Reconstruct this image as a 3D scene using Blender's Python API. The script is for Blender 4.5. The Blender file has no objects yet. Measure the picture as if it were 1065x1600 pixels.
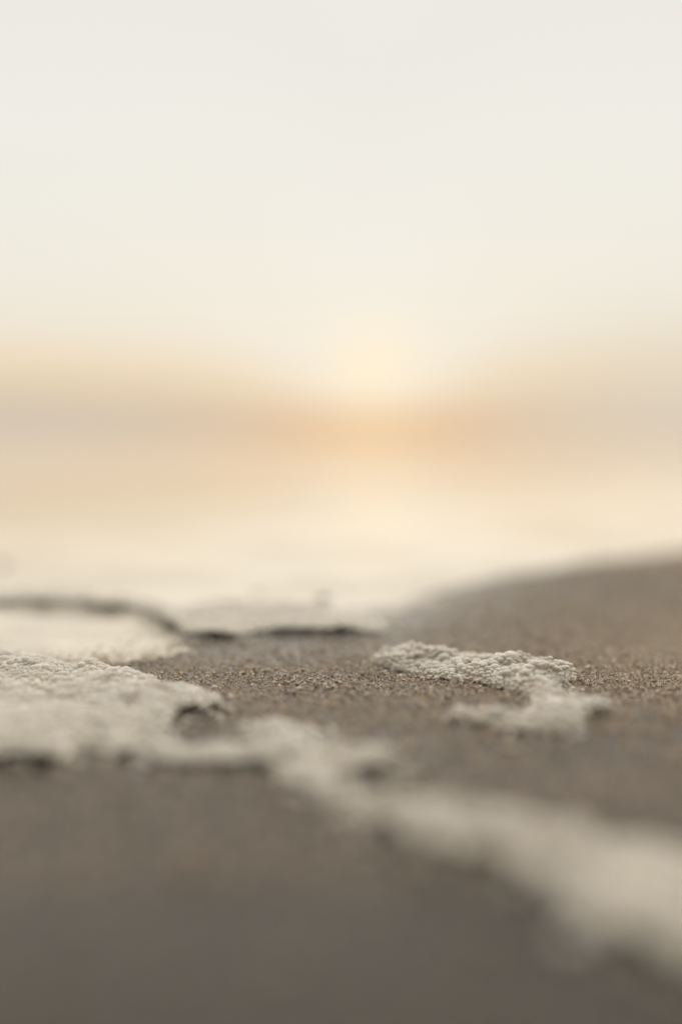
import bpy, math, random
import numpy as np
from mathutils import Vector

random.seed(7)
rng = np.random.default_rng(7)
SC = bpy.context.scene
COL = SC.collection

# ------------------------------------------------------------------ camera
CAM_H = 0.070
LENS = 35.0
PITCH = math.atan(110 * 36 / 1600 / LENS)
cam = bpy.data.cameras.new('camera')
cam.sensor_fit = 'VERTICAL'
cam.sensor_height = 36.0
cam.sensor_width = 24.0
cam.lens = LENS
cam.clip_start = 0.005
cam.clip_end = 20000
cam.dof.use_dof = True
cam.dof.focus_distance = 0.292
cam.dof.aperture_fstop = 1.9
cam.dof.aperture_blades = 0
camo = bpy.data.objects.new('camera', cam)
COL.objects.link(camo)
camo.location = (0, 0, CAM_H)
camo.rotation_euler = (math.pi / 2 - PITCH, 0, 0)
SC.camera = camo

# ------------------------------------------------------------------ sky
SUN_EL = math.radians(4.2)
SUN_AZ = math.radians(1.8)          # to the right of +Y
SUN_DIR = Vector((math.sin(SUN_AZ) * math.cos(SUN_EL), math.cos(SUN_AZ) * math.cos(SUN_EL), math.sin(SUN_EL)))


def lin(r, g, b):
    def f(c):
        c /= 255
        return c / 12.92 if c <= 0.04045 else ((c + 0.055) / 1.055) ** 2.4
    return (f(r), f(g), f(b), 1.0)


world = bpy.data.worlds.new('World')
SC.world = world
world.use_nodes = True
wn, wl = world.node_tree.nodes, world.node_tree.links
wn.clear()


class NT:
    """small helper for node graphs"""
    def __init__(self, tree):
        self.n, self.l = tree.nodes, tree.links

    def node(self, typ, **kw):
        nd = self.n.new(typ)
        for k, v in kw.items():
            setattr(nd, k, v)
        return nd

    def put(self, sock, v):
        if isinstance(v, bpy.types.NodeSocket):
            self.l.new(v, sock)
        elif v is not None:
            sock.default_value = v

    def math(self, op, a, b=None, c=None, clamp=False):
        nd = self.node('ShaderNodeMath', operation=op, use_clamp=clamp)
        for i, v in enumerate((a, b, c)):
            if v is not None:
                self.put(nd.inputs[i], v)
        return nd.outputs[0]

    def vmath(self, op, a, b=None):
        nd = self.node('ShaderNodeVectorMath', operation=op)
        self.put(nd.inputs[0], a)
        if b is not None:
            self.put(nd.inputs[1], b)
        return nd.outputs['Value'] if op == 'DOT_PRODUCT' else nd.outputs['Vector']

    def rng(self, v, a, b, c, d, smooth=True):
        nd = self.node('ShaderNodeMapRange', interpolation_type='SMOOTHSTEP' if smooth else 'LINEAR')
        self.put(nd.inputs['Value'], v)
        for k, x in zip(('From Min', 'From Max', 'To Min', 'To Max'), (a, b, c, d)):
            self.put(nd.inputs[k], x)
        return nd.outputs['Result']

    def mix(self, f, a, b, mode='MIX'):
        nd = self.node('ShaderNodeMix', data_type='RGBA', blend_type=mode)
        self.put(nd.inputs['Factor'], f)
        self.put(nd.inputs[6], a)
        self.put(nd.inputs[7], b)
        return nd.outputs[2]

    def ramp(self, f, stops, interp='LINEAR'):
        nd = self.node('ShaderNodeValToRGB')
        nd.color_ramp.interpolation = interp
        el = nd.color_ramp.elements
        while len(el) < len(stops):
            el.new(0.5)
        for e, (p, c) in zip(el, stops):
            e.position = p
            e.color = c
        self.put(nd.inputs[0], f)
        return nd.outputs[0]

    def noise(self, vec, scale, detail=2.0, rough=0.5):
        nd = self.node('ShaderNodeTexNoise')
        self.put(nd.inputs['Vector'], vec)
        self.put(nd.inputs['Scale'], scale)
        nd.inputs['Detail'].default_value = detail
        nd.inputs['Roughness'].default_value = rough
        return nd.outputs[0]


w = NT(world.node_tree)
tc = w.node('ShaderNodeTexCoord')
d = w.vmath('NORMALIZE', tc.outputs['Generated'])
sep = w.node('ShaderNodeSeparateXYZ')
w.l.new(d, sep.inputs[0])
zz = w.math('MAXIMUM', sep.outputs['Z'], 0.0)
# low cloud bank with a slightly wandering top
mp = w.node('ShaderNodeMapping')
w.l.new(d, mp.inputs['Vector'])
mp.inputs['Scale'].default_value = (3.2, 4.1, 55)
nz = w.noise(mp.outputs[0], 1.0, 3.0, 0.55)
zw = w.math('ADD', zz, w.math('MULTIPLY', w.math('SUBTRACT', nz, 0.5), 0.034))
S = lambda z: math.sqrt(z)
# towards the sun the bank thins out and the bright sky reaches lower
sunflat = Vector((math.sin(SUN_AZ), math.cos(SUN_AZ), 0))
hor = w.node('ShaderNodeCombineXYZ')
w.l.new(sep.outputs['X'], hor.inputs[0])
w.l.new(sep.outputs['Y'], hor.inputs[1])
hd = w.vmath('NORMALIZE', hor.outputs[0])
cosaz = w.vmath('DOT_PRODUCT', hd, tuple(sunflat))
az = w.math('ARCCOSINE', w.math('MINIMUM', cosaz, 1.0))
lift = w.math('MULTIPLY', w.math('EXPONENT', w.math('MULTIPLY', w.math('POWER', w.math('DIVIDE', az, math.radians(5.5)), 1.4), -1.0)), w.rng(zz, 0.012, 0.05, 0.0, 0.075))
zw = w.math('SQRT', w.math('MAXIMUM', w.math('ADD', zw, lift), 0.0))
elev = w.ramp(zw, [
    (0.0, lin(216, 202, 182)),
    (S(0.018), lin(208, 198, 184)),
    (S(0.040), lin(214, 201, 183)),
    (S(0.057), lin(232, 209, 176)),
    (S(0.084), lin(238, 223, 197)),
    (S(0.120), lin(239, 233, 219)),
    (S(0.200), lin(239, 236, 225)),
    (S(0.280), lin(239, 237, 229)),
    (S(0.410), lin(236, 234, 227)),
    (S(0.700), lin(246, 242, 233)),
    (1.0, lin(255, 250, 240)),
])
# glow where the low light breaks through over the horizon
GLOW_EL = math.radians(4.0)
GLOW = (math.sin(SUN_AZ) * math.cos(GLOW_EL), math.cos(SUN_AZ) * math.cos(GLOW_EL), math.sin(GLOW_EL))
cosang = w.vmath('DOT_PRODUCT', d, GLOW)
ang = w.math('ARCCOSINE', w.math('MINIMUM', cosang, 1.0))
g_core = w.math('EXPONENT', w.math('MULTIPLY', w.math('POWER', w.math('DIVIDE', ang, math.radians(2.6)), 2.0), -1.0))
# orange light low over the water under the sun
g_low = w.math('MULTIPLY', w.math('EXPONENT', w.math('MULTIPLY', w.math('DIVIDE', az, math.radians(9)), -1.0)),
               w.rng(zz, 0.012, 0.05, 1.0, 0.0))
# the haze right of the sun is paler and greyer
pale = w.math('MULTIPLY', w.rng(sep.outputs['X'], 0.06, 0.34, 0.0, 0.6), w.rng(zz, 0.05, 0.16, 1.0, 0.0))
elev = w.mix(pale, elev, lin(224, 214, 198))
c1 = w.mix(w.math('MULTIPLY', g_low, 0.9), elev, lin(237, 190, 132))
c2 = w.mix(w.math('MULTIPLY', g_core, 0.85), c1, lin(253, 239, 210))
# sky dims away from the sun's side
dim2 = w.rng(w.vmath('DOT_PRODUCT', d, tuple(SUN_DIR)), -1.0, 0.1, 0.06, 1.0)
dim2 = w.math('MULTIPLY', dim2, w.rng(zz, 0.41, 1.0, 1.0, 1.28))
c3 = w.mix(1.0, c2, dim2, 'MULTIPLY')
c3 = w.vmath('MULTIPLY', c3, (10, 10, 10))
sky = w.node('ShaderNodeTexSky', sky_type='NISHITA', sun_disc=False)
sky.sun_elevation = SUN_EL
sky.sun_rotation = SUN_AZ
sky.dust_density = 4.0
c4 = w.mix(0.015, c3, sky.outputs[0])
bg = w.node('ShaderNodeBackground')
w.l.new(c4, bg.inputs['Color'])
bg.inputs['Strength'].default_value = 0.1
wo = w.node('ShaderNodeOutputWorld')
w.l.new(bg.outputs[0], wo.inputs[0])

# ------------------------------------------------------------------ sun (veiled by haze)
sun = bpy.data.lights.new('sun', 'SUN')
sun.energy = 0.75
sun.angle = math.radians(170)
sun.color = (1.0, 0.77, 0.52)
suno = bpy.data.objects.new('sun', sun)
COL.objects.link(suno)
suno.rotation_euler = (-SUN_DIR).to_track_quat('-Z', 'Y').to_euler()

# ------------------------------------------------------------------ exposure
SC.view_settings.view_transform = 'Standard'
SC.view_settings.look = 'None'
SC.view_settings.exposure = 0.0
SC.view_settings.gamma = 1.0
SC.view_settings.use_curve_mapping = False
SC.render.engine = 'CYCLES'
SC.cycles.use_denoising = True
SC.cycles.max_bounces = 10
SC.cycles.transparent_max_bounces = 24
SC.cycles.sample_clamp_indirect = 6.0

# ------------------------------------------------------------------ helpers
PX = 36.0 / 1600 / LENS


def at(px, py, z=0.0):
    """the spot on the beach (level z) that a spot of the photograph shows"""
    u = (px - 532.5) * PX
    v = -(py - 800) * PX
    cp, sp = math.cos(PITCH), math.sin(PITCH)
    dx, dy, dz = u, cp + v * sp, v * cp - sp
    t = (z - CAM_H) / dz
    return (dx * t, dy * t)


def vhash(ix, iy, s):
    h = (ix.astype(np.int64) * 374761393 + iy.astype(np.int64) * 668265263 + s * 974711) & 0x7fffffff
    h = ((h ^ (h >> 13)) * 1274126177) & 0x7fffffff
    return ((h ^ (h >> 16)) & 0xffff) / 65535.0


def vnoise(x, y, s=0):
    ix, iy = np.floor(x), np.floor(y)
    fx, fy = x - ix, y - iy
    fx = fx * fx * (3 - 2 * fx)
    fy = fy * fy * (3 - 2 * fy)
    a = vhash(ix, iy, s)
    b = vhash(ix + 1, iy, s)
    c = vhash(ix, iy + 1, s)
    e = vhash(ix + 1, iy + 1, s)
    return (a * (1 - fx) + b * fx) * (1 - fy) + (c * (1 - fx) + e * fx) * fy


def fbm(x, y, s=0, o=3):
    t, a, n = 0, 1, 0
    for k in range(o):
        t = t + a * vnoise(x * 2 ** k, y * 2 ** k, s + k * 17)
        n += a
        a *= 0.5
    return t / n


def ground_z(x, y):
    """beach level: soft unevenness near, falling away under the sea"""
    z = (fbm(x * 22, y * 22, 3) - 0.5) * 0.0016 + (fbm(x * 90, y * 90, 9) - 0.5) * 0.0007
    far = np.clip((y - 0.75) / 2.0, 0, None)
    z = z * np.clip(1.6 - y, 0.15, 1) - far * 0.02
    return z


def link(name, me, mat=None, parent=None):
    o = bpy.data.objects.new(name, me)
    COL.objects.link(o)
    if mat:
        me.materials.append(mat)
    if parent:
        o.parent = parent
    return o


def mesh_np(name, verts, faces, smooth=True):
    """verts (n,3) array, faces (m,k) int array"""
    me = bpy.data.meshes.new(name)
    v = np.ascontiguousarray(verts, dtype=np.float32)
    f = np.ascontiguousarray(faces, dtype=np.int32)
    me.vertices.add(len(v))
    me.vertices.foreach_set('co', v.ravel())
    k = f.shape[1]
    me.loops.add(f.size)
    me.loops.foreach_set('vertex_index', f.ravel())
    me.polygons.add(len(f))
    me.polygons.foreach_set('loop_start', np.arange(0, f.size, k, dtype=np.int32))
    me.polygons.foreach_set('use_smooth', np.full(len(f), smooth))
    me.update(calc_edges=True)
    me.validate()
    return me


def mat_new(name):
    m = bpy.data.materials.new(name)
    m.use_nodes = True
    t = NT(m.node_tree)
    b = m.node_tree.nodes['Principled BSDF']
    return m, t, b


# ------------------------------------------------------------------ materials
def sand_material(grain=False):
    m, t, b = mat_new('sand_grain' if grain else 'sand')
    geo = t.node('ShaderNodeNewGeometry')
    pos = geo.outputs['Position']
    if grain:
        r = geo.outputs['Random Per Island']
        col = t.ramp(r, [(0.0, (0.219, 0.168, 0.112, 1)), (0.12, (0.300, 0.230, 0.153, 1)), (0.5, (0.413, 0.317, 0.211, 1)),
                         (0.9, (0.505, 0.390, 0.262, 1)), (1.0, (0.670, 0.536, 0.375, 1))])
        b.inputs['Roughness'].default_value = 0.34
        b.inputs['Specular IOR Level'].default_value = 0.6
        b.inputs['Coat Weight'].default_value = 1.0
        b.inputs['Coat Roughness'].default_value = 0.16
        b.inputs['Subsurface Weight'].default_value = 0.3
        b.inputs['Subsurface Radius'].default_value = (0.0005, 0.0004, 0.0003)
        b.inputs['Subsurface Scale'].default_value = 1.0
    else:
        vo = t.node('ShaderNodeTexVoronoi')
        t.put(vo.inputs['Vector'], pos)
        vo.inputs['Scale'].default_value = 1500
        vc = t.node('ShaderNodeSeparateColor')
        t.l.new(vo.outputs['Color'], vc.inputs[0])
        col = t.ramp(vc.outputs[0], [(0.0, (0.007, 0.004, 0.002, 1)), (0.2, (0.015, 0.009, 0.003, 1)), (0.6, (0.019, 0.012, 0.004, 1)),
                                     (0.95, (0.029, 0.016, 0.006, 1)), (1.0, (0.046, 0.027, 0.010, 1))])
        blot = t.noise(pos, 26, 4, 0.6)
        col = t.mix(1.0, col, t.ramp(blot, [(0.3, (0.72, 0.72, 0.74, 1)), (0.7, (1.2, 1.18, 1.15, 1))]), 'MULTIPLY')
        h1 = t.math('SUBTRACT', 1.0, vo.outputs['Distance'])
        h2 = t.noise(pos, 420, 3, 0.6)
        hh = t.math('ADD', t.math('MULTIPLY', h1, 0.5), h2)
        bp = t.node('ShaderNodeBump')
        bp.inputs['Strength'].default_value = 0.55
        bp.inputs['Distance'].default_value = 0.0006
        t.l.new(hh, bp.inputs['Height'])
        t.l.new(bp.outputs[0], b.inputs['Normal'])
        b.inputs['Roughness'].default_value = 0.45
        at_ = t.node('ShaderNodeAttribute', attribute_name='wetness')
        wet = at_.outputs['Fac']
        t.l.new(t.math('ADD', t.math('MULTIPLY', wet, 0.8), 0.2), b.inputs['Coat Weight'])
        t.l.new(t.rng(wet, 0.0, 1.0, 0.4, 0.08, False), b.inputs['Coat Roughness'])
        cb = t.node('ShaderNodeBump')
        t.l.new(t.rng(wet, 0.0, 1.0, 0.5, 0.06, False), cb.inputs['Strength'])
        cb.inputs['Distance'].default_value = 0.0006
        t.l.new(hh, cb.inputs['Height'])
        t.l.new(cb.outputs[0], b.inputs['Coat Normal'])
    t.l.new(col, b.inputs['Base Color'])
    return m


M_SAND = sand_material()
M_GRAIN = sand_material(True)


def foam_material(name, base, coarse, film=False, thin=0.0):
    m, t, b = mat_new(name)
    geo = t.node('ShaderNodeNewGeometry')
    pos = geo.outputs['Position']
    n = t.noise(pos, 120, 3, 0.6)
    dirt = t.noise(pos, 700, 2, 0.5)
    col = t.mix(t.rng(n, 0.35, 0.7, 0.0, 1.0), tuple(x * 0.86 for x in base[:3]) + (1,), base)
    col = t.mix(t.math('MULTIPLY', t.rng(dirt, 0.62, 0.75, 0.0, 1.0), 0.35), col, (0.36, 0.30, 0.23, 1))
    t.l.new(col, b.inputs['Base Color'])
    b.inputs['Roughness'].default_value = 0.35
    b.inputs['Subsurface Weight'].default_value = 0.12
    b.inputs['Subsurface Radius'].default_value = (0.0012, 0.0011, 0.0009)
    b.inputs['Subsurface Scale'].default_value = 1.0
    b.inputs['Coat Weight'].default_value = 1.0
    b.inputs['Coat IOR'].default_value = 1.6
    b.inputs['Coat Roughness'].default_value = 0.16
    b.inputs['Specular IOR Level'].default_value = 0.7
    vo = t.node('ShaderNodeTexVoronoi', feature='SMOOTH_F1')
    t.put(vo.inputs['Vector'], pos)
    vo.inputs['Scale'].default_value = coarse
    h = t.math('SUBTRACT', 1.0, vo.outputs['Distance'])
    bp = t.node('ShaderNodeBump')
    bp.inputs['Strength'].default_value = 0.75
    bp.inputs['Distance'].default_value = 0.42 / coarse
    t.l.new(h, bp.inputs['Height'])
    t.l.new(bp.outputs[0], b.inputs['Normal'])
    # a bubble is a thin skin: see-through where it is met head-on, white towards its rim;
    # thin places of a foam sheet let the wet sand show through
    tr = t.node('ShaderNodeBsdfTransparent')
    tr.inputs['Color'].default_value = (0.93, 0.90, 0.84, 1)
    mx = t.node('ShaderNodeMixShader')
    body = 1.0
    if film:
        lw = t.node('ShaderNodeLayerWeight')
        lw.inputs['Blend'].default_value = 0.35
        body = t.rng(lw.outputs['Facing'], 0.1, 0.8, 0.66, 0.98)
    if thin:
        body = t.math('MULTIPLY', t.rng(t.noise(pos, 75, 3, 0.6), 0.50, 0.70, 1.0, 1.0 - thin), body)
    t.put(mx.inputs[0], body)
    t.l.new(tr.outputs[0], mx.inputs[1])
    t.l.new(b.outputs[0], mx.inputs[2])
    t.l.new(mx.outputs[0], m.node_tree.nodes['Material Output'].inputs['Surface'])
    return m


M_FROTH = foam_material('sea_foam', (0.95, 0.89, 0.79, 1), 900)
M_BUB = foam_material('foam_bubble', (0.96, 0.91, 0.82, 1), 1500, True)
M_FROTH_THIN = foam_material('thin_sea_foam', (0.95, 0.89, 0.79, 1), 900, False, 0.45)
M_BUB_THIN = foam_material('thin_foam_bubble', (0.96, 0.91, 0.82, 1), 2400, True, 0.45)


def water_material():
    m, t, b = mat_new('sea_water')
    geo = t.node('ShaderNodeNewGeometry')
    pos = geo.outputs['Position']
    sp = t.node('ShaderNodeSeparateXYZ')
    t.l.new(pos, sp.inputs[0])
    # aerated milky wash near the beach, sandy brown farther out, which also paints in orange reflection
    wash = t.rng(t.math('SUBTRACT', sp.outputs['Y'], t.math('MULTIPLY', t.math('MINIMUM', sp.outputs['X'], 0.7), 1.3)), 0.5, 1.7, 1.0, 0.0)
    n = t.noise(pos, 9, 4, 0.6)
    wash = t.math('MULTIPLY', wash, t.rng(n, 0.3, 0.6, 0.5, 1.0))
    col = t.mix(wash, (0.24, 0.16, 0.085, 1), (0.80, 0.74, 0.64, 1))
    t.l.new(col, b.inputs['Base Color'])
    b.inputs['IOR'].default_value = 1.33
    b.inputs['Roughness'].default_value = 0.10
    mp = t.node('ShaderNodeMapping')
    t.l.new(pos, mp.inputs['Vector'])
    mp.inputs['Scale'].default_value = (1.0, 1.6, 1.0)
    h = t.noise(mp.outputs[0], 14, 3, 0.5)
    bp = t.node('ShaderNodeBump')
    bp.inputs['Strength'].default_value = 0.25
    bp.inputs['Distance'].default_value = 0.002
    t.l.new(h, bp.inputs['Height'])
    t.l.new(bp.outputs[0], b.inputs['Normal'])
    return m


M_SEA = water_material()


def film_material():
    m, t, b = mat_new('water_film')
    geo = t.node('ShaderNodeNewGeometry')
    pos = geo.outputs['Position']
    n = t.noise(pos, 40, 3, 0.6)
    col = t.mix(t.rng(n, 0.3, 0.7, 0.0, 1.0), (0.58, 0.53, 0.44, 1), (0.74, 0.68, 0.58, 1))  # milky cream base paints in part of the sky reflection
    t.l.new(col, b.inputs['Base Color'])
    b.inputs['IOR'].default_value = 1.4
    b.inputs['Roughness'].default_value = 0.12
    h = t.noise(pos, 160, 2, 0.5)
    bp = t.node('ShaderNodeBump')
    bp.inputs['Strength'].default_value = 0.15
    bp.inputs['Distance'].default_value = 0.001
    t.l.new(h, bp.inputs['Height'])
    t.l.new(bp.outputs[0], b.inputs['Normal'])
    return m


M_FILM = film_material()

# ------------------------------------------------------------------ the beach
def axis(segs):
    out = []
    for a, b, s in segs:
        out.append(np.arange(a, b, s))
    return np.concatenate(out)


xs = np.concatenate([-np.geomspace(9000, 0.45, 26), np.arange(-0.4, 0.4001, 0.0022), np.geomspace(0.45, 9000, 26)])
ys = np.concatenate([[-9000, -800, -80, -10, -2, -0.6, -0.25], np.arange(-0.1, 1.1, 0.0025), np.geomspace(1.12, 9000, 40)])
X, Y = np.meshgrid(xs, ys)
Z = ground_z(X, Y)
nx, ny = len(xs), len(ys)
idx = np.arange(nx * ny).reshape(ny, nx)
quads = np.stack([idx[:-1, :-1], idx[:-1, 1:], idx[1:, 1:], idx[1:, :-1]], -1).reshape(-1, 4)
sand = link('sand_beach', mesh_np('sand_beach', np.stack([X, Y, Z], -1).reshape(-1, 3), quads), M_SAND)
sand['kind'] = 'structure'


# ------------------------------------------------------------------ outlines on the beach
def outline(pts, z=0.0, jitter=0.0, sub=6):
    """closed smooth outline (Catmull-Rom) through beach spots"""
    P = np.array([at(x, y, z) for x, y in pts])
    n = len(P)
    out = []
    for i in range(n):
        p0, p1, p2, p3 = P[i - 1], P[i], P[(i + 1) % n], P[(i + 2) % n]
        for k in range(sub):
            t = k / sub
            out.append(0.5 * ((2 * p1) + (p2 - p0) * t + (2 * p0 - 5 * p1 + 4 * p2 - p3) * t * t + (3 * p1 - p0 - 3 * p2 + p3) * t ** 3))
    O = np.array(out)
    if jitter:
        a = np.stack([fbm(O[:, 0] * 160, O[:, 1] * 160, 31) - 0.5, fbm(O[:, 0] * 160, O[:, 1] * 160, 57) - 0.5], -1)
        O = O + a * 2 * jitter
    return O


def inside_dist(x, y, O):
    """signed distance of points to outline O (positive inside)"""
    shp = x.shape
    x, y = x.ravel(), y.ravel()
    best = np.full(x.shape, 1e9)
    ins = np.zeros(x.shape, bool)
    n = len(O)
    for i in range(n):
        ax, ay = O[i]
        bx, by = O[(i + 1) % n]
        ex, ey = bx - ax, by - ay
        L = ex * ex + ey * ey + 1e-18
        t = np.clip(((x - ax) * ex + (y - ay) * ey) / L, 0, 1)
        dx, dy = x - ax - t * ex, y - ay - t * ey
        best = np.minimum(best, dx * dx + dy * dy)
        cr = ((ay > y) != (by > y)) & (x < ex * (y - ay) / (ey if abs(ey) > 1e-15 else 1e-15) + ax)
        ins ^= cr
    dd = np.sqrt(best)
    return np.where(ins, dd, -dd).reshape(shp)


# ------------------------------------------------------------------ sea and water film
def sheet(name, O, mat, thick, step, extra=None):
    """thin water sheet over outline O with a rounded rim, as a grid"""
    x0, y0 = O.min(0) - step
    x1, y1 = O.max(0) + step
    gx, gy = np.arange(x0, x1, step), np.arange(y0, y1, step)
    X, Y = np.meshgrid(gx, gy)
    D = inside_dist(X, Y, O)
    Z = ground_z(X, Y)
    t = np.clip((D + (fbm(X * 60, Y * 40, 88) - 0.5) * 0.03) / 0.05, 0, 1)
    rightward = np.clip((X + 0.08) / 0.075, 0, 1)
    z = Z - 0.00035 + thick * t ** 0.8 * (1 - 0.85 * rightward)
    keep = D > -step * 1.5
    return name, X, Y, z, keep


def grid_mesh(name, X, Y, Z, keep):
    ny, nx = X.shape
    idx = np.arange(nx * ny).reshape(ny, nx)
    q = np.stack([idx[:-1, :-1], idx[:-1, 1:], idx[1:, 1:], idx[1:, :-1]], -1).reshape(-1, 4)
    k = keep.ravel()
    q = q[k[q].all(1)]
    used, inv = np.unique(q, return_inverse=True)
    V = np.stack([X.ravel()[used], Y.ravel()[used], Z.ravel()[used]], -1)
    return mesh_np(name, V, inv.reshape(q.shape))


# sea: a sheet whose shore edge follows the swash line, running out to the horizon
shore_px = [(-900, 965), (-300, 955), (0, 948), (120, 949), (210, 953), (290, 972), (400, 975), (520, 972), (585, 962), (630, 940), (700, 918), (780, 902), (880, 886),
            (980, 872), (1065, 862), (1300, 838), (1700, 812), (2600, 780)]
shore = np.array([at(*p) for p in shore_px])
sx = np.linspace(shore[0, 0], shore[-1, 0], 420)
sy = np.interp(sx, shore[:, 0], shore[:, 1]) + (fbm(sx * 60, sx * 0, 77) - 0.5) * 0.012
ks = np.ones(9) / 9
sy = np.convolve(np.pad(sy, 4, mode='edge'), ks, 'valid')
rows = np.concatenate([[0, 0.002, 0.006, 0.012, 0.03, 0.06, 0.1, 0.16, 0.24, 0.35, 0.5, 0.75, 1.1, 1.6, 2.4], np.geomspace(3.5, 9000, 24)])
V = []
for i, r in enumerate(rows):
    f = 1 + r * 0.8 / 1.0
    xx = sx * (1 + min(r, 1e4) * 7)
    yy = sy + r if r < 1 else np.interp(r, [1, 4], [0, 1]) * (sy.mean() + r) + (1 - np.interp(r, [1, 4], [0, 1])) * (sy + r)
    zt = np.interp(r, [0, 0.01, 0.03, 0.08], [-0.0006, 0.0001, 0.0008, 0.0015]) + np.zeros_like(xx)
    V.append(np.stack([xx, yy, zt], -1))
V = np.array(V)
idx = np.arange(V.shape[0] * V.shape[1]).reshape(V.shape[:2])
q = np.stack([idx[:-1, :-1], idx[:-1, 1:], idx[1:, 1:], idx[1:, :-1]], -1).reshape(-1, 4)
sea = link('sea', mesh_np('sea', V.reshape(-1, 3), q), M_SEA)
sea['kind'] = 'structure'

# the sand is soaked next to the swash line and dries away from it
vx, vy = np.meshgrid(xs, ys)
dist = np.full(vx.shape, 9.0)
near = (np.abs(vx) < 1.2) & (vy > 0.1) & (vy < 1.6)
pa = np.stack([sx, sy], -1)[::4]
dn = np.full(near.sum(), 9.0)
for p in pa:
    dn = np.minimum(dn, np.hypot(vx[near] - p[0], vy[near] - p[1]))
dist[near] = dn
wetv = np.clip(1 - dist / 0.27, 0, 1) ** 1.2 * np.clip(1.1 - vx / 0.22, 0.15, 1) * np.clip(0.55 + 0.9 * (fbm(vx * 30, vy * 30, 5) - 0.1), 0, 1)
shore_y = np.interp(vx, sx, sy)
wetv = np.where(vy > shore_y, 1.0, wetv)
wa = sand.data.attributes.new('wetness', 'FLOAT', 'POINT')
wa.data.foreach_set('value', wetv.ravel().astype(np.float32))


def wet_at(x, y):
    dd = np.full(x.shape, 9.0)
    for p in pa:
        dd = np.minimum(dd, np.hypot(x - p[0], y - p[1]))
    return np.where(y > np.interp(x, sx, sy), 1.0, np.clip(1 - dd / 0.27, 0, 1) ** 1.2 * np.clip(1.1 - x / 0.22, 0.15, 1))


# film of water left in front of the foam line
O = outline([(-500, 955), (-100, 930), (120, 932), (230, 940), (300, 962), (345, 990), (420, 994), (560, 994), (640, 1000), (600, 1018), (470, 1036), (300, 1046), (120, 1050), (0, 1058), (-300, 1075), (-600, 1090)], jitter=0.004)
nm, X, Y, z, keep = sheet('shallow_water', O, M_FILM, 0.0010, 0.002)
film = link('shallow_water', grid_mesh(nm, X, Y, z, keep), M_FILM)
film['kind'] = 'structure'


# ------------------------------------------------------------------ loose sand grains round the sharp band
def make_grains(n, area, size, seed, density):
    r = np.random.default_rng(seed)
    x0, x1, y0, y1 = area
    m = n * 6
    x = r.uniform(x0, x1, m)
    y = r.uniform(y0, y1, m)
    keep = r.random(m) < density(x, y)
    x, y = x[keep][:n], y[keep][:n]
    n = len(x)
    cube = np.array([(sx, sy, sz) for sz in (-1, 1) for sy in (-1, 1) for sx in (-1, 1)], float) * 0.62
    s = size * np.exp(r.normal(0, 0.35, n))
    v = cube[None] * (1 + r.uniform(-0.38, 0.38, (n, 8, 3)))
    v *= r.uniform(0.7, 1.25, (n, 1, 3))
    q = r.normal(size=(n, 4))
    q /= np.linalg.norm(q, axis=1, keepdims=True)
    a, b, c, e = q.T
    R = np.stack([np.stack([1 - 2 * (c * c + e * e), 2 * (b * c - a * e), 2 * (b * e + a * c)], -1),
                  np.stack([2 * (b * c + a * e), 1 - 2 * (b * b + e * e), 2 * (c * e - a * b)], -1),
                  np.stack([2 * (b * e - a * c), 2 * (c * e + a * b), 1 - 2 * (b * b + c * c)], -1)], 1)
    v = np.einsum('nij,nkj->nki', R, v) * s[:, None, None]
    zc = ground_z(x, y) + s * r.uniform(-0.25, 0.5, n)
    v += np.stack([x, y, zc], -1)[:, None, :]
    f = np.array([(0, 2, 3, 1), (4, 5, 7, 6), (0, 1, 5, 4), (2, 6, 7, 3), (0, 4, 6, 2), (1, 3, 7, 5)])
    F = (f[None] + np.arange(n)[:, None, None] * 8).reshape(-1, 4)
    return v.reshape(-1, 3), F


FD = 0.312
def dens(x, y):
    lim = np.clip((y * 0.37 + 0.035 - np.abs(x)) / 0.035, 0, 1)
    return lim * np.clip(1.25 - np.abs(1 / y - 1 / FD) * 0.9, 0.2, 1) * np.clip(1.3 - 1.4 * wet_at(x, y), 0, 1)


gv, gf = make_grains(150000, (-0.26, 0.26, 0.15, 0.62), 0.00028, 5, dens)
# a few coarse grains and shell bits among them
gv2, gf2 = make_grains(2200, (-0.3, 0.3, 0.09, 0.9), 0.0006, 6, lambda x, y: (np.abs(x) < y * 0.42 + 0.015) * np.clip(1 - wet_at(x, y), 0, 1))
gf2 = gf2 + len(gv)
gv3, gf3 = make_grains(34000, (-0.1, 0.45, 0.5, 0.98), 0.00055, 8, lambda x, y: np.clip((y * 0.37 + 0.06 - x) / 0.06, 0, 1) * np.clip((y - 0.5) * 9, 0, 1) * np.clip(1.1 - 1.4 * wet_at(x, y), 0, 1))
gf3 = gf3 + len(gv) + len(gv2)
gv, gf = np.concatenate([gv, gv2, gv3]), np.concatenate([gf, gf2, gf3])
grains = link('sand_grains', mesh_np('sand_grains', gv, gf, smooth=False), M_GRAIN)
grains['kind'] = 'stuff'
grains['label'] = 'loose brown sand grains lying on the damp beach'


# ------------------------------------------------------------------ foam
def ico(sub):
    import bmesh
    bm = bmesh.new()
    bmesh.ops.create_icosphere(bm, subdivisions=sub, radius=1.0)
    bm.verts.ensure_lookup_table()
    v = np.array([p.co[:] for p in bm.verts])
    f = np.array([[p.index for p in fc.verts] for fc in bm.faces])
    bm.free()
    return v, f


ICO2, ICO1 = ico(2), ico(1)


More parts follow.
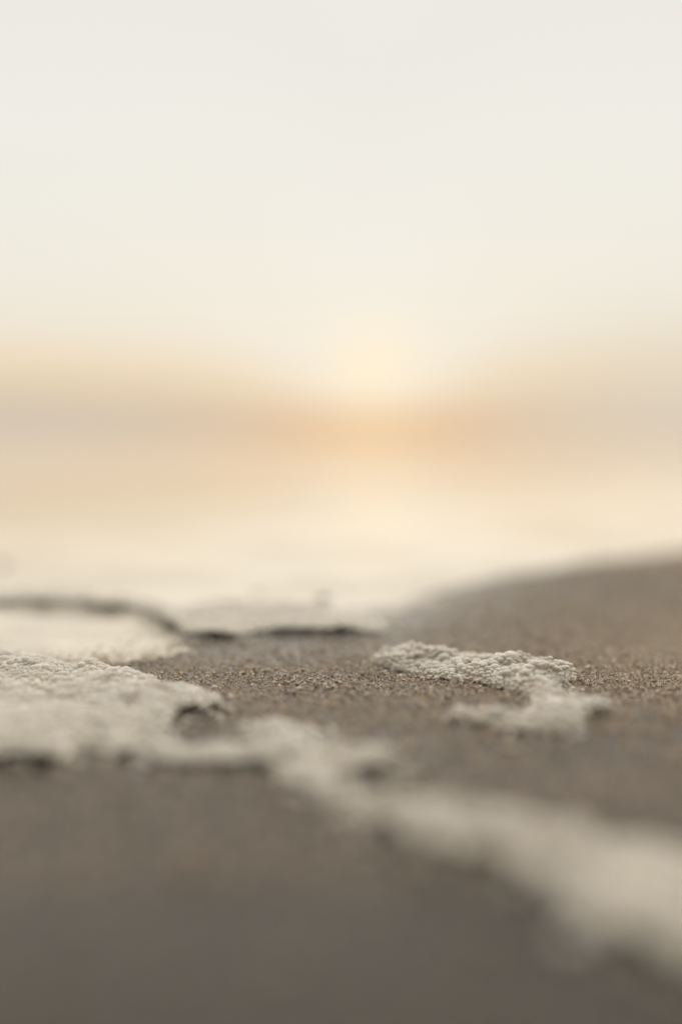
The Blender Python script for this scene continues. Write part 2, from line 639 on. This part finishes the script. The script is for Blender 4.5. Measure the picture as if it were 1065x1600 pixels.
def bubble_mesh(k):
    v, f = ICO2
    r = np.random.default_rng(100 + k)
    s = np.array([r.uniform(0.9, 1.25), r.uniform(0.9, 1.2), r.uniform(0.62, 0.85)])
    n = 1 + 0.28 * (fbm(v[:, 0] * 1.6 + k * 9 + v[:, 2] * 0.7, v[:, 1] * 1.6 + v[:, 2], 40 + k) - 0.5)
    me = mesh_np('bubble', v * s * n[:, None], f)
    me.materials.append(M_BUB)
    return me


BUBS = [bubble_mesh(k) for k in range(6)]


def pack(O, radii_n, height, seed, gap=0.66):
    """scatter bubbles of falling size over outline O; returns x, y, r"""
    r = np.random.default_rng(seed)
    x0, y0 = O.min(0)
    x1, y1 = O.max(0)
    cell = 0.004
    grid = {}
    out = []
    for rad, tries in radii_n:
        x = r.uniform(x0, x1, tries)
        y = r.uniform(y0, y1, tries)
        D = inside_dist(x, y, O)
        for xi, yi, di in zip(x, y, D):
            ri = min(rad * math.exp(r.normal(0, 0.25)), 0.0005 + max(di, 0) * 0.16)
            if di < ri * 0.2:
                continue
            cx, cy = int(xi // cell), int(yi // cell)
            ok = True
            for a in (-1, 0, 1):
                for b in (-1, 0, 1):
                    for (xj, yj, rj) in grid.get((cx + a, cy + b), ()):
                        lim = (ri + rj) * gap
                        if (xi - xj) ** 2 + (yi - yj) ** 2 < lim * lim:
                            ok = False
                            break
                    if not ok:
                        break
                if not ok:
                    break
            if ok:
                grid.setdefault((cx, cy), []).append((xi, yi, ri))
                out.append((xi, yi, ri))
    return np.array(out)


def foam(name, label, pts, H, width, seed, bub, parts=0, step=0.001, jitter=0.0015, lip=0.25, lump=110, group=None, holes=None, mid=None, over=0.0, open_=0.0, sink=0.0, fringe=350, amp=1.4):
    """a raised pat of sea foam: froth body under domed bubbles"""
    froth_m, bub_m = (M_FROTH, M_BUB) if sink else (M_FROTH_THIN, M_BUB_THIN)
    O = outline(pts, jitter=jitter)
    c = O.mean(0)
    root = bpy.data.objects.new(name, None)
    COL.objects.link(root)
    root.location = (c[0], c[1], 0)
    root.empty_display_size = 0.01
    root['label'] = label
    root['category'] = 'foam'
    if group:
        root['group'] = group

    def prof(x, y):
        D = inside_dist(x, y, O)
        t = np.clip(D / width, 0, 1)
        n = 1.0 + amp * (fbm(x * lump, y * lump, seed) - 0.5)
        h = H * (lip + (1 - lip) * np.sqrt(1 - (1 - t) ** 2)) * n
        if open_:
            g = fbm(x * 85 + seed, y * 60, seed + 5, 4)
            g2 = fbm(x * 300 + seed, y * 240, seed + 9, 3)
            h = h - H * 0.9 * np.clip((open_ - 0.04 - g2) * 7, 0, 1) * np.clip(1.4 - t, 0, 1)
            h = h - H * 1.3 * np.clip((open_ - g) * 7, 0, 1) * np.clip(1.3 - 0.8 * t, 0, 1)
        if mid is not None:
            h = h * mid(x, y)
        h = np.where(D > 0, h, H * lip * n * 0.8 * np.clip(1 + D / 0.0006, -3, 1))
        if holes:
            for hx, hy, hr in holes:
                h = h * np.clip((np.hypot(x - hx, y - hy) - hr) / 0.004, 0, 1)
        return h, D
    x0, y0 = O.min(0) - 3 * step
    x1, y1 = O.max(0) + 3 * step
    X, Y = np.meshgrid(np.arange(x0, x1, step), np.arange(y0, y1, step))
    h, D = prof(X, Y)
    Z = ground_z(X, Y) + h
    if over:
        # the crust of the edge stands off the wet sand, so it has an underside of its own
        OV = over * np.clip(1.3 - D / width, 0, 1) * np.clip(fbm(X * 60, Y * 25, seed + 2) * 3.2 - 1.0, 0, 1.2)
        top = grid_mesh('froth', X - c[0], Y - c[1], Z + OV - sink, D > 0)
        link('froth', top, froth_m, root)
        link('underside', grid_mesh('underside', X - c[0], Y - c[1], Z + OV - sink - 0.0006 - np.clip(D, 0, 0.002) * 0.3, D > 0), froth_m, root)
    else:
        link('froth', grid_mesh('froth', X - c[0], Y - c[1], Z - sink, D > -0.0012 - step), froth_m, root)
    B = pack(O, bub, H, seed)
    if len(B) == 0:
        return root
    h, D = prof(B[:, 0], B[:, 1])
    z = ground_z(B[:, 0], B[:, 1]) + h + B[:, 2] * 0.05 + over * np.clip(1.3 - D / width, 0, 1) * np.clip(fbm(B[:, 0] * 60, B[:, 1] * 25, seed + 2) * 3.2 - 1.0, 0, 1.2)
    ok = h > H * 0.06
    B, z = B[ok], z[ok]
    if fringe:
        r = np.random.default_rng(seed + 900)
        k = r.integers(0, len(O), fringe)
        off = r.normal(0, 0.0032, (fringe, 2))
        F = O[k] + off
        rr = np.exp(r.normal(math.log(0.00055), 0.35, fringe))
        good = inside_dist(F[:, 0], F[:, 1], O) < 0.001
        F, rr = F[good], rr[good]
        B = np.concatenate([B, np.column_stack([F, rr])])
        z = np.concatenate([z, ground_z(F[:, 0], F[:, 1]) + rr * 0.3])
    order = np.argsort(-B[:, 2])
    for i in order[:parts]:
        o = bpy.data.objects.new('bubble', BUBS[i % len(BUBS)])
        COL.objects.link(o)
        o.parent = root
        o.location = (B[i, 0] - c[0], B[i, 1] - c[1], z[i])
        o.scale = (B[i, 2],) * 3
        o.rotation_euler = (0, 0, rng.uniform(0, 6.28))
    rest = order[parts:]
    if len(rest):
        v, f = ICO2 if len(rest) < 6000 else ICO1
        P = np.stack([B[rest, 0] - c[0], B[rest, 1] - c[1], z[rest]], -1)
        VV = (v[None] * np.array([1.05, 1.05, 0.75]) * B[rest, 2][:, None, None] + P[:, None, :]).reshape(-1, 3)
        FF = (f[None] + np.arange(len(rest))[:, None, None] * len(v)).reshape(-1, 3)
        s = link('small_bubbles', mesh_np('small_bubbles', VV, FF), bub_m, root)
        s['kind'] = 'stuff'
    return root


SMALL = [(0.0018, 120), (0.0013, 1200), (0.0009, 7000), (0.0006, 3000)]
FINE = [(0.0011, 1500), (0.0008, 9000), (0.00055, 16000)]

foam('foam_clump', 'small sharp heap of cream foam bubbles on the brown sand, shaped like a bent arm',
     [(578, 1035), (610, 1028), (660, 1027), (710, 1031), (750, 1036), (800, 1039), (850, 1044), (885, 1052), (902, 1061), (893, 1070), (872, 1076),
      (880, 1094), (905, 1101), (940, 1106), (954, 1112), (930, 1119), (912, 1128), (912, 1144), (885, 1149), (845, 1149), (805, 1144), (765, 1138), (722, 1131), (703, 1123),
      (722, 1119), (765, 1122), (805, 1125), (830, 1113), (822, 1090), (800, 1082), (772, 1077), (750, 1070), (700, 1064), (660, 1057), (625, 1051), (600, 1044)],
     0.0035, 0.010, 11, SMALL, parts=300, step=0.0006, lip=0.1, lump=180, amp=2.0, fringe=160, open_=0.22, sink=0.0009, over=0.0008)

foam('foam_bank', 'broad pale foam bank at the left edge with fine bubbles along its far side',
     [(-260, 1040), (-100, 1036), (0, 1040), (60, 1043), (120, 1050), (190, 1062), (250, 1076), (320, 1096), (346, 1108), (330, 1116), (288, 1122), (262, 1134),
      (270, 1155), (290, 1172), (260, 1184), (190, 1186), (100, 1192), (0, 1194), (-150, 1198), (-300, 1205)],
     0.0036, 0.012, 23, FINE, amp=1.3, parts=200, open_=0.36, over=0.0012, lip=0.4, jitter=0.003)

foam('foam_wisp', 'tiny blurred foam wisp between the left foam bank and the foam knot',
     [(396, 1150), (425, 1141), (460, 1142), (484, 1154), (460, 1166), (420, 1165)],
     0.0024, 0.005, 31, FINE, open_=0.4, jitter=0.003)

foam('foam_knot', 'blurred foam knot above the long foam ribbon, dark shade under its right lobe',
     [(230, 1188), (290, 1180), (350, 1178), (415, 1184), (450, 1186), (500, 1182), (560, 1184), (605, 1192), (624, 1202), (598, 1212), (550, 1214), (525, 1228), (510, 1244), (475, 1234), (450, 1214), (380, 1207), (310, 1204), (245, 1200)],
     0.0034, 0.009, 43, FINE, open_=0.33, over=0.0008, lip=0.4, jitter=0.003,
     mid=lambda x, y: np.clip(np.interp(x, [at(330, 1190)[0], at(440, 1190)[0]], [0.7, 1]), 0, 1))

foam('foam_ribbon', 'long blurred foam ribbon broadening from the centre to the lower right edge',
     [(440, 1212), (500, 1222), (560, 1240), (620, 1258), (700, 1274), (850, 1303), (1065, 1340), (1300, 1370), (1500, 1440), (1500, 1690), (1250, 1600), (1065, 1515), (950, 1462), (860, 1405), (800, 1372), (700, 1340), (620, 1312), (540, 1280), (470, 1244)],
     0.0036, 0.012, 57, FINE, amp=2.2, open_=0.40, over=0.0007, lip=0.4, jitter=0.004)

foam('foam_line', 'thin dark-fronted foam line across the left where the wash ends behind the wet film',
     [(-420, 958), (-150, 952), (0, 951), (60, 951), (130, 953), (200, 958), (245, 972), (285, 992), (297, 990), (290, 975), (260, 958), (200, 944), (100, 936), (-100, 934), (-420, 940)],
     0.0018, 0.02, 820, [(0.0009, 6000)], step=0.002, lip=0.5, over=0.0021, sink=0.00002)

foam('foam_tongue', 'foam tongue ending the wash near the middle, its low front edge nearly black',
     [(285, 992), (300, 998), (340, 1000), (392, 998), (404, 992), (440, 990), (500, 991), (560, 991), (600, 989), (606, 980), (585, 968), (520, 958), (420, 950), (330, 950), (280, 965)],
     0.0017, 0.025, 1829, [(0.0009, 6000)], step=0.0018, lip=0.5, over=0.0015, sink=0.00002)


# ------------------------------------------------------------------ dark specks in the wash, built as small rounded lumps; nature unclear
M_SPECK, t, b = mat_new('dark_speck')
geo = t.node('ShaderNodeNewGeometry')
n = t.noise(geo.outputs['Position'], 500, 4, 0.6)
t.l.new(t.ramp(n, [(0.3, (0.05, 0.042, 0.034, 1)), (0.7, (0.13, 0.11, 0.085, 1))]), b.inputs['Base Color'])
b.inputs['Roughness'].default_value = 0.35


def speck(px, py, size, label, k):
    v, f = ico(3)
    r = np.random.default_rng(300 + k)
    o = r.uniform(0, 50, 3)
    n = 0.75 + 0.5 * fbm(v[:, 0] * 1.3 + o[0] + v[:, 2], v[:, 1] * 1.3 + o[1] - v[:, 2], k)
    v = v * n[:, None] * size * np.array([1.25, 1.0, 0.75])
    p = link('speck', mesh_np('speck', v, f), M_SPECK)
    x, y = at(px, py)
    p.location = (x, y, size * 0.35)
    p.rotation_euler = (0, 0, r.uniform(0, 6))
    p['label'] = label
    p['category'] = 'speck'
    p['group'] = 'dark specks in the wash'


for k, (px, py, size, label) in enumerate([
        (4, 888, 0.0032, 'blurred pebble in the wash cut by the left edge of the photo'),
        (352, 905, 0.0016, 'faint small pebble in the wash above the middle of the black foam edge'),
        (404, 932, 0.0021, 'blurred dark pebble just behind the middle of the foam tongue'),
        (345, 952, 0.0016, 'dark pebble close behind the left end of the foam tongue'),
        (505, 940, 0.0026, 'largest dark blurred pebble behind the right half of the foam tongue'),
        (470, 915, 0.0015, 'faint pebble in the wash straight below the sun glow')]):
    speck(px, py, size, label, k)
